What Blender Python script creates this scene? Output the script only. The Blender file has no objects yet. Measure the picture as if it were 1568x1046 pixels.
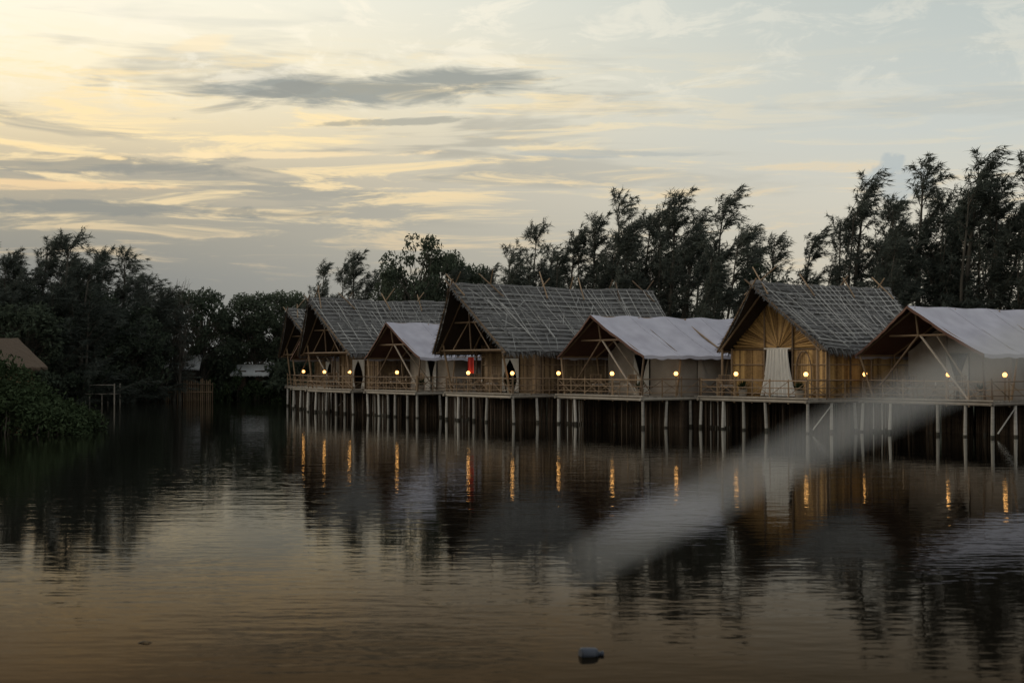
import bpy, math, random
import numpy as np
from mathutils import Vector, Matrix

random.seed(7)
RNG = np.random.default_rng(11)
scene = bpy.context.scene
COL = scene.collection

def lin(r, g, b):
    def f(c):
        c /= 255.0
        return c/12.92 if c <= 0.04045 else ((c+0.055)/1.055)**2.4
    return (f(r), f(g), f(b), 1.0)

# ------------------------------------------------------------------ materials
def new_mat(name):
    m = bpy.data.materials.new(name)
    m.use_nodes = True
    nt = m.node_tree
    return m, nt, nt.nodes['Principled BSDF']

def island_mat(name, c1, c2, rough=0.8, nscale=3.0, stretch=(1, 1, 1), bump=0.0, nmix=0.5, trans=0.0):
    """colour varies per island (per pole / slat / leaf) and by noise"""
    m, nt, b = new_mat(name)
    N = nt.nodes; L = nt.links
    geo = N.new('ShaderNodeNewGeometry')
    tc = N.new('ShaderNodeTexCoord')
    mp = N.new('ShaderNodeMapping'); mp.inputs['Scale'].default_value = stretch
    L.new(tc.outputs['Object'], mp.inputs['Vector'])
    no = N.new('ShaderNodeTexNoise'); no.inputs['Scale'].default_value = nscale
    no.inputs['Detail'].default_value = 4
    L.new(mp.outputs[0], no.inputs['Vector'])
    mx = N.new('ShaderNodeMix'); mx.data_type = 'FLOAT'
    mx.inputs[0].default_value = nmix
    L.new(geo.outputs['Random Per Island'], mx.inputs[2])
    L.new(no.outputs['Fac'], mx.inputs[3])
    cr = N.new('ShaderNodeValToRGB')
    cr.color_ramp.elements[0].position = 0.2; cr.color_ramp.elements[0].color = (*c1, 1)
    cr.color_ramp.elements[1].position = 0.8; cr.color_ramp.elements[1].color = (*c2, 1)
    L.new(mx.outputs[0], cr.inputs[0])
    L.new(cr.outputs[0], b.inputs['Base Color'])
    b.inputs['Roughness'].default_value = rough
    b.inputs['Specular IOR Level'].default_value = 0.25
    if bump > 0:
        bp = N.new('ShaderNodeBump'); bp.inputs['Strength'].default_value = bump
        bp.inputs['Distance'].default_value = 0.03
        L.new(no.outputs['Fac'], bp.inputs['Height']); L.new(bp.outputs[0], b.inputs['Normal'])
    if trans > 0:
        tr = N.new('ShaderNodeBsdfTranslucent'); L.new(cr.outputs[0], tr.inputs['Color'])
        ms = N.new('ShaderNodeMixShader'); ms.inputs[0].default_value = trans
        L.new(b.outputs[0], ms.inputs[1]); L.new(tr.outputs[0], ms.inputs[2])
        L.new(ms.outputs[0], N['Material Output'].inputs['Surface'])
    return m

def leaf_mat(name, c1, c2, trans=0.0):
    """cheap foliage: diffuse, colour per leaf and per plant"""
    m, nt, b = new_mat(name)
    N = nt.nodes; L = nt.links; N.remove(b)
    geo = N.new('ShaderNodeNewGeometry'); oi = N.new('ShaderNodeObjectInfo')
    a = N.new('ShaderNodeMath'); a.operation = 'MULTIPLY_ADD'; a.inputs[1].default_value = .65
    L.new(geo.outputs['Random Per Island'], a.inputs[0])
    b2 = N.new('ShaderNodeMath'); b2.operation = 'MULTIPLY'; b2.inputs[1].default_value = .35
    L.new(oi.outputs['Random'], b2.inputs[0]); L.new(b2.outputs[0], a.inputs[2])
    cr = N.new('ShaderNodeValToRGB')
    cr.color_ramp.elements[0].position = 0.1; cr.color_ramp.elements[0].color = (*c1, 1)
    cr.color_ramp.elements[1].position = 0.9; cr.color_ramp.elements[1].color = (*c2, 1)
    L.new(a.outputs[0], cr.inputs[0])
    d = N.new('ShaderNodeBsdfDiffuse'); L.new(cr.outputs[0], d.inputs['Color'])
    if trans > 0:
        tr = N.new('ShaderNodeBsdfTranslucent'); L.new(cr.outputs[0], tr.inputs['Color'])
        ms = N.new('ShaderNodeMixShader'); ms.inputs[0].default_value = trans
        L.new(d.outputs[0], ms.inputs[1]); L.new(tr.outputs[0], ms.inputs[2])
        L.new(ms.outputs[0], N['Material Output'].inputs['Surface'])
    else:
        L.new(d.outputs[0], N['Material Output'].inputs['Surface'])
    return m

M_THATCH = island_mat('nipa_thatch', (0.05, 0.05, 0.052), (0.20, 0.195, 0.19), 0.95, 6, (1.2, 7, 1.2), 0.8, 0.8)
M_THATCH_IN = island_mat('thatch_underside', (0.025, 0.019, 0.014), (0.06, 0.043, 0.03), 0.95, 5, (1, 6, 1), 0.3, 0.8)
M_TANTHATCH = island_mat('tan_thatch', (0.05, 0.037, 0.026), (0.12, 0.085, 0.06), 0.95, 6, (1.2, 7, 1.2), 0.8, 0.8)
M_STRIP = island_mat('weathered_bamboo_strip', (0.16, 0.16, 0.16), (0.48, 0.475, 0.46), 0.8, 5, (1, 1, 1), 0, 0.3)
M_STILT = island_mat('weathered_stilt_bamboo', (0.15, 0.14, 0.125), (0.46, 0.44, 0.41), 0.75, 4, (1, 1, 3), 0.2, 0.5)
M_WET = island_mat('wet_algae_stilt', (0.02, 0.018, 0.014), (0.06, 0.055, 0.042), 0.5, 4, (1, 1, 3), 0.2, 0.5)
M_UNDER = island_mat('shaded_stilt_wood', (0.016, 0.011, 0.008), (0.085, 0.06, 0.042), 0.85, 4, (1, 1, 3), 0.2, 0.5)  # darker copy of the stilt colour, under-deck shade put into it
M_POLE = island_mat('brown_bamboo_pole', (0.08, 0.052, 0.033), (0.26, 0.18, 0.112), 0.6, 4, (1, 1, 2), 0.1, 0.4)
M_PALEPOLE = island_mat('pale_wood_pole', (0.25, 0.21, 0.17), (0.45, 0.39, 0.33), 0.6, 4, (1, 1, 2), 0.1, 0.4)
M_SLAT = island_mat('ochre_bamboo_slat', (0.12, 0.066, 0.024), (0.46, 0.285, 0.108), 0.65, 7, (1, 1, 1.5), 0.3, 0.45)
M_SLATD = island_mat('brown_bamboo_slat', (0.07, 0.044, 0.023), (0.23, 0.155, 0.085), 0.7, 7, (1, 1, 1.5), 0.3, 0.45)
M_DECK = island_mat('deck_plank', (0.14, 0.12, 0.1), (0.32, 0.29, 0.25), 0.8, 4, (1, 1, 1), 0.2, 0.5)
M_CURTAIN = island_mat('white_curtain', (0.62, 0.6, 0.57), (0.8, 0.78, 0.75), 0.9, 3, (3, 3, 1), 0.1, 0.9, 0.25)
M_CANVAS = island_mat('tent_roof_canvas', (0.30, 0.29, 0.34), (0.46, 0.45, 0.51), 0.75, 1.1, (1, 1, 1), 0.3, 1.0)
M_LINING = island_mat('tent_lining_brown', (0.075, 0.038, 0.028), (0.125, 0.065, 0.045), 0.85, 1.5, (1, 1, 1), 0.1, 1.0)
M_BEIGE = island_mat('tent_wall_canvas', (0.22, 0.19, 0.165), (0.36, 0.32, 0.285), 0.85, 1.2, (1, 1, 1), 0.15, 1.0)
M_DARK = island_mat('dark_interior_shade', (0.008, 0.007, 0.006), (0.02, 0.018, 0.016), 0.9)  # near-black colour standing for the shade inside huts and tents
M_RED = island_mat('red_cloth', (0.3, 0.02, 0.015), (0.42, 0.04, 0.03), 0.9)
M_BARK = island_mat('bark', (0.04, 0.034, 0.028), (0.10, 0.09, 0.075), 0.95, 5, (1, 1, 0.4), 0.0, 0.9)
M_NEEDLE = leaf_mat('casuarina_needles', (0.042, 0.052, 0.044), (0.125, 0.138, 0.120), .4)  # lightened and greyed, distance haze put into the needle colour
M_LEAF = leaf_mat('broad_leaves', (0.030, 0.040, 0.030), (0.095, 0.115, 0.08), .3)
M_MANG = leaf_mat('mangrove_leaves', (0.012, 0.020, 0.010), (0.045, 0.062, 0.032))
M_DRY = island_mat('pale_dry_leaf', (0.5, 0.5, 0.5), (0.62, 0.62, 0.62), 0.8, 10, (1, 1, 1), 0, 0.9, 0.3)
M_REED = island_mat('reed_green', (0.07, 0.08, 0.03), (0.16, 0.16, 0.07), 0.7)
M_ZINC = island_mat('pale_metal_sheet', (0.3, 0.31, 0.32), (0.45, 0.46, 0.47), 0.6, 2, (6, 1, 1), 0.2, 0.8)
M_PLASTIC = island_mat('dark_plastic', (0.012, 0.018, 0.03), (0.03, 0.035, 0.05), 0.4, 8)
M_LABEL = island_mat('faded_label', (0.03, 0.035, 0.05), (0.07, 0.08, 0.1), 0.5, 8)

def emis_mat(name, col, s):
    m, nt, b = new_mat(name)
    b.inputs['Base Color'].default_value = (0.8, 0.7, 0.5, 1)
    b.inputs['Emission Color'].default_value = (*col, 1)
    b.inputs['Emission Strength'].default_value = s
    return m
M_LAMP = emis_mat('lit_globe_glass', (1.0, 0.47, 0.12), 4.5)

def ground_mat():
    m, nt, b = new_mat('muddy_grass_ground')
    N = nt.nodes; L = nt.links
    tc = N.new('ShaderNodeTexCoord')
    n1 = N.new('ShaderNodeTexNoise'); n1.inputs['Scale'].default_value = 0.6; n1.inputs['Detail'].default_value = 6
    L.new(tc.outputs['Object'], n1.inputs['Vector'])
    cr = N.new('ShaderNodeValToRGB')
    e = cr.color_ramp.elements
    e[0].position = 0.35; e[0].color = (0.03, 0.024, 0.017, 1)
    e[1].position = 0.65; e[1].color = (0.045, 0.055, 0.025, 1)
    L.new(n1.outputs['Fac'], cr.inputs[0]); L.new(cr.outputs[0], b.inputs['Base Color'])
    b.inputs['Roughness'].default_value = 0.95
    bp = N.new('ShaderNodeBump'); bp.inputs['Distance'].default_value = 0.15
    L.new(n1.outputs['Fac'], bp.inputs['Height']); L.new(bp.outputs[0], b.inputs['Normal'])
    return m
M_GROUND = ground_mat()

def water_mat():
    m, nt, b = new_mat('pond_water')
    N = nt.nodes; L = nt.links; N.remove(b)
    tc = N.new('ShaderNodeTexCoord')
    def noise(scale, sx, sy, detail, rot=0.0):
        mp = N.new('ShaderNodeMapping'); mp.inputs['Scale'].default_value = (sx, sy, 1)
        mp.inputs['Rotation'].default_value = (0, 0, rot)
        L.new(tc.outputs['Object'], mp.inputs['Vector'])
        n = N.new('ShaderNodeTexNoise'); n.inputs['Scale'].default_value = scale
        n.inputs['Detail'].default_value = detail
        L.new(mp.outputs[0], n.inputs['Vector']); return n
    def math_(op, x, y, clamp=False):
        n = N.new('ShaderNodeMath'); n.operation = op; n.use_clamp = clamp
        for i, v in enumerate((x, y)):
            if isinstance(v, (int, float)): n.inputs[i].default_value = v
            else: L.new(v, n.inputs[i])
        return n.outputs[0]
    a = noise(1.2, 0.4, 1.0, 2, 0.10)
    c = noise(4.6, 0.4, 1.0, 2, -0.12)
    g = noise(0.05, 1, 1.6, 1, 0.4)   # calm / breezy patches
    patch = N.new('ShaderNodeMapRange'); patch.inputs[1].default_value = 0.35; patch.inputs[2].default_value = 0.65
    patch.inputs[3].default_value = 0.5; patch.inputs[4].default_value = 1.3
    L.new(g.outputs['Fac'], patch.inputs[0])
    h = math_('ADD', math_('MULTIPLY', a.outputs['Fac'], 0.0068), math_('MULTIPLY', c.outputs['Fac'], 0.0042))
    h = math_('MULTIPLY', h, patch.outputs[0])
    bp = N.new('ShaderNodeBump'); bp.inputs['Strength'].default_value = 1.0
    bp.inputs['Distance'].default_value = 1.0
    L.new(h, bp.inputs['Height'])
    fr = N.new('ShaderNodeFresnel'); fr.inputs['IOR'].default_value = 1.33; L.new(bp.outputs[0], fr.inputs['Normal'])
    f = math_('MULTIPLY', math_('POWER', math_('MULTIPLY', fr.outputs[0], 1.5, True), 3.0), .80)
    tint = N.new('ShaderNodeMix'); tint.data_type = 'RGBA'
    tint.inputs[6].default_value = (1, .66, .38, 1); tint.inputs[7].default_value = (.97, .97, .95, 1)
    mr = N.new('ShaderNodeMapRange'); mr.inputs[1].default_value = .24; mr.inputs[2].default_value = .46
    L.new(fr.outputs[0], mr.inputs[0]); L.new(mr.outputs[0], tint.inputs[0])
    gl = N.new('ShaderNodeBsdfGlossy'); gl.inputs['Roughness'].default_value = .02
    L.new(tint.outputs[2], gl.inputs['Color']); L.new(bp.outputs[0], gl.inputs['Normal'])
    df = N.new('ShaderNodeBsdfDiffuse'); df.inputs['Color'].default_value = (.005, .0045, .0035, 1)
    ms = N.new('ShaderNodeMixShader'); L.new(f, ms.inputs[0]); L.new(df.outputs[0], ms.inputs[1]); L.new(gl.outputs[0], ms.inputs[2])
    L.new(ms.outputs[0], N['Material Output'].inputs['Surface'])
    return m
M_WATER = water_mat()

# ------------------------------------------------------------------ mesh builder
class MB:
    def __init__(s): s.v = []; s.f = []; s.m = []
    def add(s, vs, fs, mi=0):
        o = len(s.v); s.v.extend(vs)
        for f in fs: s.f.append([i+o for i in f]); s.m.append(mi)
    def tube(s, p0, p1, r0, r1=None, n=6, mi=0):
        r1 = r0 if r1 is None else r1
        p0 = Vector(p0); p1 = Vector(p1); d = (p1-p0)
        if d.length < 1e-6: return
        d.normalize()
        a = Vector((0, 0, 1)) if abs(d.z) < 0.9 else Vector((1, 0, 0))
        u = d.cross(a).normalized(); w = d.cross(u)
        vs = []
        for p, r in ((p0, r0), (p1, r1)):
            for i in range(n):
                t = 2*math.pi*i/n
                vs.append(tuple(p + u*(math.cos(t)*r) + w*(math.sin(t)*r)))
        fs = [[i, (i+1) % n, n+(i+1) % n, n+i] for i in range(n)]
        fs += [list(range(n))[::-1], [n+i for i in range(n)]]
        s.add(vs, fs, mi)
    def poly(s, pts, rs, n=6, mi=0):
        for i in range(len(pts)-1): s.tube(pts[i], pts[i+1], rs[i], rs[i+1], n, mi)
    def box(s, a, b, mi=0):
        x0, y0, z0 = a; x1, y1, z1 = b
        vs = [(x0,y0,z0),(x1,y0,z0),(x1,y1,z0),(x0,y1,z0),(x0,y0,z1),(x1,y0,z1),(x1,y1,z1),(x0,y1,z1)]
        s.add(vs, [[0,3,2,1],[4,5,6,7],[0,1,5,4],[1,2,6,5],[2,3,7,6],[3,0,4,7]], mi)
    def grid(s, fn, nu, nv, mi=0):
        vs = [fn(i/nu, j/nv) for j in range(nv+1) for i in range(nu+1)]
        fs = [[j*(nu+1)+i, j*(nu+1)+i+1, (j+1)*(nu+1)+i+1, (j+1)*(nu+1)+i] for j in range(nv) for i in range(nu)]
        s.add(vs, fs, mi)
    def sphere(s, c, r, mi=0, nu=12, nv=8, sc=(1,1,1)):
        s.grid(lambda u, v: (c[0]+sc[0]*r*math.cos(2*math.pi*u)*math.sin(math.pi*v),
                             c[1]+sc[1]*r*math.sin(2*math.pi*u)*math.sin(math.pi*v),
                             c[2]+sc[2]*r*math.cos(math.pi*v)), nu, nv, mi)
    def obj(s, name, mats, parent=None, smooth=False):
        me = bpy.data.meshes.new(name)
        me.from_pydata([tuple(v) for v in s.v], [], s.f)
        for m in mats: me.materials.append(m)
        me.polygons.foreach_set('material_index', s.m)
        if smooth: me.polygons.foreach_set('use_smooth', [True]*len(s.f))
        me.update()
        o = bpy.data.objects.new(name, me); COL.objects.link(o)
        if parent: o.parent = parent
        return o

def empty(name, loc, rotz=0):
    o = bpy.data.objects.new(name, None); COL.objects.link(o)
    o.location = loc; o.rotation_euler = (0, 0, rotz); o.empty_display_size = 0.5
    return o

def jit(a): return random.uniform(-a, a)

# ------------------------------------------------------------------ decks
DZ = 1.42
def build_deck(parent, w, depth, rail_right=True):
    hw = w/2
    d = MB()
    n = int(depth/0.16)
    for i in range(n):
        y0 = i*depth/n
        d.box((-hw+jit(.03), y0+.006, DZ-.05), (hw+jit(.03), y0+depth/n-.006, DZ+jit(.004)))
    d.tube((-hw-.1, -.04, DZ-.13), (hw+.1, -.04, DZ-.13+jit(.02)), .075, .065, 8)
    d.tube((-hw-.1, -.09, DZ-.02), (hw+.12, -.09, DZ-.01), .045, .045, 8)
    for sx in (-1, 1):
        d.tube((sx*(hw+.03), -.2, DZ-.13), (sx*(hw+.03), depth+.1, DZ-.13), .07, .06, 8)
    for k in range(1, int(depth/1.4)+1):
        d.tube((-hw, k*1.4, DZ-.14), (hw, k*1.4, DZ-.14), .06, .06, 6)
    d.obj('deck', [M_DECK], parent)
    st = MB()
    nx = 6
    rows = int(depth/1.4)+1
    for k in range(rows):
        for i in range(nx):
            x = -hw+w*i/(nx-1)+(jit(.2) if 0 < i < nx-1 else 0); y = k*1.4
            edge = (k == 0 or i == nx-1 or i == 0)
            if k == 0 and 0 < i < nx-1 and random.random() < .25: continue
            r = .070 if edge else .055
            xb, yb = x+jit(.14), y+jit(.1)
            f = (1.2+random.uniform(.06, .15))/(DZ+1.1)
            mid = (xb+(x-xb)*f, yb+(y-yb)*f, -1.2+f*(DZ+1.1))
            st.tube((xb, yb, -1.2), mid, r*1.1, r*1.0, 8, 2)
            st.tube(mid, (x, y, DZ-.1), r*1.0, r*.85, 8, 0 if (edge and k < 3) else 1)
    # thin bamboo sub-stakes clustered beneath the deck
    for c in range(40):
        x = random.uniform(-hw, hw); y = random.uniform(.25, depth*.8)
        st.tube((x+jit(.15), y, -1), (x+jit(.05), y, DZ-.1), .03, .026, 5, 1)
    # close stake screens; full rows added as dark backing for under-deck shade
    for i in range(15):
        y = .15+i*.2
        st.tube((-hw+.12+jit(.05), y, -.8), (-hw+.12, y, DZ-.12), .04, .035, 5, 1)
    x = -hw+.1
    while x < hw:
        st.tube((x+jit(.03), 2.4+jit(.03), -.8), (x, 2.4, DZ-.12), .05, .045, 5, 1)
        x += .095 if random.random() < .93 else .25
    y = 2.4
    while y < depth:
        st.tube((hw-.25+jit(.03), y+jit(.02), -.8), (hw-.25, y, DZ-.12), .05, .045, 5, 1)
        y += .095
    for i in range(9):
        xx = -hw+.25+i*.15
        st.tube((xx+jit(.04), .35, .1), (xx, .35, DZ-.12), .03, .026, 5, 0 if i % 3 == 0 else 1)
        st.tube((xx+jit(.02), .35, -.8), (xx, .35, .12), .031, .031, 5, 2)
    if random.random() < .6:
        st.tube((hw, .3, .15), (hw, 1.5, DZ-.2), .03, .026, 6, 0)
    st.obj('stilts', [M_STILT, M_UNDER, M_WET], parent)
    r = MB()
    def rail(p0, p1, sp=1.05):
        p0 = Vector(p0); p1 = Vector(p1); L = (p1-p0).length; n = max(1, round(L/sp))
        for i in range(n+1):
            p = p0.lerp(p1, i/n)
            r.tube((p.x, p.y, DZ-.25), (p.x+jit(.03), p.y+jit(.03), DZ+.82+jit(.05)), .035, .03, 6)
        for h, rr in ((.74, .032), (.42, .024), (.17, .022)):
            r.tube((p0.x, p0.y, DZ+h+jit(.02)), (p1.x, p1.y, DZ+h+jit(.02)), rr, rr*.85, 6)
        for i in range(n):
            a = p0.lerp(p1, i/n); b = p0.lerp(p1, (i+1)/n)
            if random.random() < .75:
                r.tube((a.x, a.y, DZ+.1), (b.x, b.y, DZ+.7), .016, .014, 5)
            if random.random() < .6:
                r.tube((a.x, a.y, DZ+.7), (b.x, b.y, DZ+.1), .016, .014, 5)
    rail((-hw, -.02, 0), (hw, -.02, 0))
    rail((hw, 0, 0), (hw, depth*.8, 0))
    rail((-hw, 0, 0), (-hw, depth*.5, 0))
    r.obj('railing', [M_POLE], parent)

# ------------------------------------------------------------------ hut
def slat_wall(mb, x0, x1, ztop_fn, y, door=None, axis='x', mi=0, wd=.11, z0=DZ):
    x = x0
    while x < x1-.01:
        xe = min(x+wd*random.uniform(.8, 1.2), x1)
        xm = (x+xe)/2
        zt = ztop_fn(xm); zb = z0
        if door and door[0] < xm < door[1]: zb = door[2]
        if zt-zb > .05:
            o = jit(.012)
            if axis == 'x': mb.box((x+.004, y-.02+o, zb), (xe-.004, y+.02+o, zt), mi)
            else: mb.box((y-.02+o, x+.004, zb), (y+.02+o, xe-.004, zt), mi)
        x = xe

def build_roof(parent, hw, zr, ze, tr, te, tb, mats, lattice=True, poles=True):
    mb = MB()
    rows = 15
    prof = []
    for i in range(rows):
        s0 = i/rows; s1 = (i+1)/rows
        prof += [(s0, .045), (s1-.001, .115)]
    nq = 46
    slope_len = math.hypot(hw, zr-ze)
    nx_, nz_ = (zr-ze)/slope_len, hw/slope_len
    ph = random.uniform(0, 6)
    def P(side, s, off, q):
        sag = -.10*math.sin(math.pi*s)
        y = (tr+(te-tr)*s)*(1-q) + (tb-.5*s)*q
        return (side*(hw*s+nx_*(off+sag)), y, zr+(ze-zr)*s+nz_*(off+sag)-.07*math.sin(math.pi*q)+.03*math.sin(q*11+ph))
    for side in (-1, 1):
        jt = [[jit(.028) for _ in range(nq+1)] for _ in prof]
        vs = []
        for j, (s, off) in enumerate(prof):
            for i in range(nq+1):
                ss = s + (jit(.006) if j % 2 and j > 0 else 0)
                vs.append(P(side, min(ss, 1.01), off+jt[j][i], i/nq))
        W = nq+1
        fs = [[j*W+i, j*W+i+1, (j+1)*W+i+1, (j+1)*W+i] for j in range(len(prof)-1) for i in range(nq)]
        mb.add(vs, fs, 0)
        # underside
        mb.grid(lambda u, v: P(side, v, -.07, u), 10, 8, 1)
        # verge & eave closures
        for q in (0, 1):
            mb.grid(lambda u, v: P(side, v, -.07+u*.15, q), 1, 14, 0)
        mb.grid(lambda u, v: P(side, 1.0, -.07+v*.17, u), 20, 1, 0)
        # ragged fringe: eave, verge and course tips
        def blade(p, d, w, L_):
            p = Vector(p); d = Vector(d).normalized(); t = Vector((jit(1), 1, jit(.3))).normalized()
            a = p - t*w; b = p + t*w; c = p + d*L_
            mb.add([tuple(a), tuple(b), tuple(c)], [[0, 1, 2]], 0)
        for k in range(700):
            p = P(side, random.uniform(.97, 1.0), random.uniform(-.05, .13), random.random())
            blade(p, (side*.5+jit(.3), jit(.35), -1), .03, random.uniform(.1, .42))
        for k in range(300):
            q = 0 if random.random() < .6 else 1
            p = Vector(P(side, random.random(), random.uniform(-.05, .13), q))
            dd = Vector((side*.5, -1 if q == 0 else 1, -.7+jit(.4)))
            t = Vector((side*.8, 0, -.6))*.03
            c = p+dd.normalized()*random.uniform(.08, .34)
            mb.add([tuple(p-t), tuple(p+t), tuple(c)], [[0, 1, 2]], 0)
        for k in range(1500):
            p = P(side, random.random(), .12, random.random())
            blade(p, (side*.8+jit(.25), jit(.4), -.62+random.uniform(0, .35)), .014, random.uniform(.12, .3))
    # ridge cap: loose thatch bundles
    for k in range(24):
        y0 = tr+(tb-tr)*k/24; y1 = tr+(tb-tr)*(k+1.15)/24
        zz = zr+.07-.07*math.sin(math.pi*(k+.5)/24)+.03*math.sin((k+.5)/24*11+ph)
        mb.tube((jit(.03), y0-.02, zz+jit(.03)), (jit(.03), min(y1, tb+.05), zz+jit(.03)), .14+jit(.02), .13+jit(.02), 7, 0)
    mb.obj('thatch_roof', mats, parent)
    if lattice:
        lt = MB()
        for side in (-1, 1):
            for k in range(13):
                s = (k+.6)/13.3; o = .155
                for seg in range(5):
                    q0 = seg/5+jit(.02); q1 = (seg+1)/5+.02
                    q0 = max(.005, q0); q1 = min(.995, q1)
                    lt.tube(P(side, s+jit(.012), o, q0), P(side, s+jit(.016), o, q1), .017, .014, 4)
            Ly = tb-tr
            n = int(Ly*3.4)
            for k in range(n):
                q = (k+.5)/n
                s0 = random.choice([0.0, 0.0, random.uniform(0, .5)]); s1 = min(.99, s0+random.uniform(.3, .9))
                lt.tube(P(side, s0, .18, q), P(side, s1, .18, min(.99, max(.01, q+jit(.04)))), .017, .013, 4)
            for k in range(int(n*1.5)):
                q = random.random()*.94+.03; s0 = random.random()*.8
                lt.tube(P(side, s0, .2, q), P(side, min(.99, s0+random.uniform(.12, .3)), .2, min(.99, max(.01, q+jit(.06)))), .014, .012, 4)
            for q in (.3, .68):
                lt.tube(P(side, .45, .22, q), P(side, .8, .22, q), .03, .03, 5)
        lt.obj('roof_lattice', [M_STRIP], parent)
    if poles:
        pl = MB()
        Ly = tb-tr
        n = max(3, int(Ly/2.3))
        for k in range(n+1):
            y = tr+.35+(Ly-.7)*k/n + jit(.2)
            for side in (-1, 1):
                if random.random() < .15: continue
                e = random.uniform(.6, 1.6); sl = (zr-ze)/hw
                lean = jit(.7)
                pl.tube((side*.7, y, zr-.7*sl+.22), (-side*.5*e, y+lean, zr+.5*e*sl+.2), .04, .028, 5)
        # front verge rafters crossing at apex
        for side in (-1, 1):
            pl.tube((side*(hw+.02), te-.05, ze-.03), (-side*.35, tr-.1, zr+.32*(zr-ze)/hw), .05, .035, 6)
        pl.obj('ridge_poles', [M_POLE], parent)

def curtain(mb, xt0, xt1, xb0, xb1, zt, zb, y, mi=0, folds=5, amp=.05):
    def fn(u, v):
        a = xt0+(xt1-xt0)*u; b = xb0+(xb1-xb0)*u
        k = v**1.6
        return (a+(b-a)*k, y+amp*(.4+v)*math.sin(u*folds*2*math.pi+v*1.2), zt+(zb-zt)*v)
    mb.grid(fn, folds*6, 8, mi)

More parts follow.
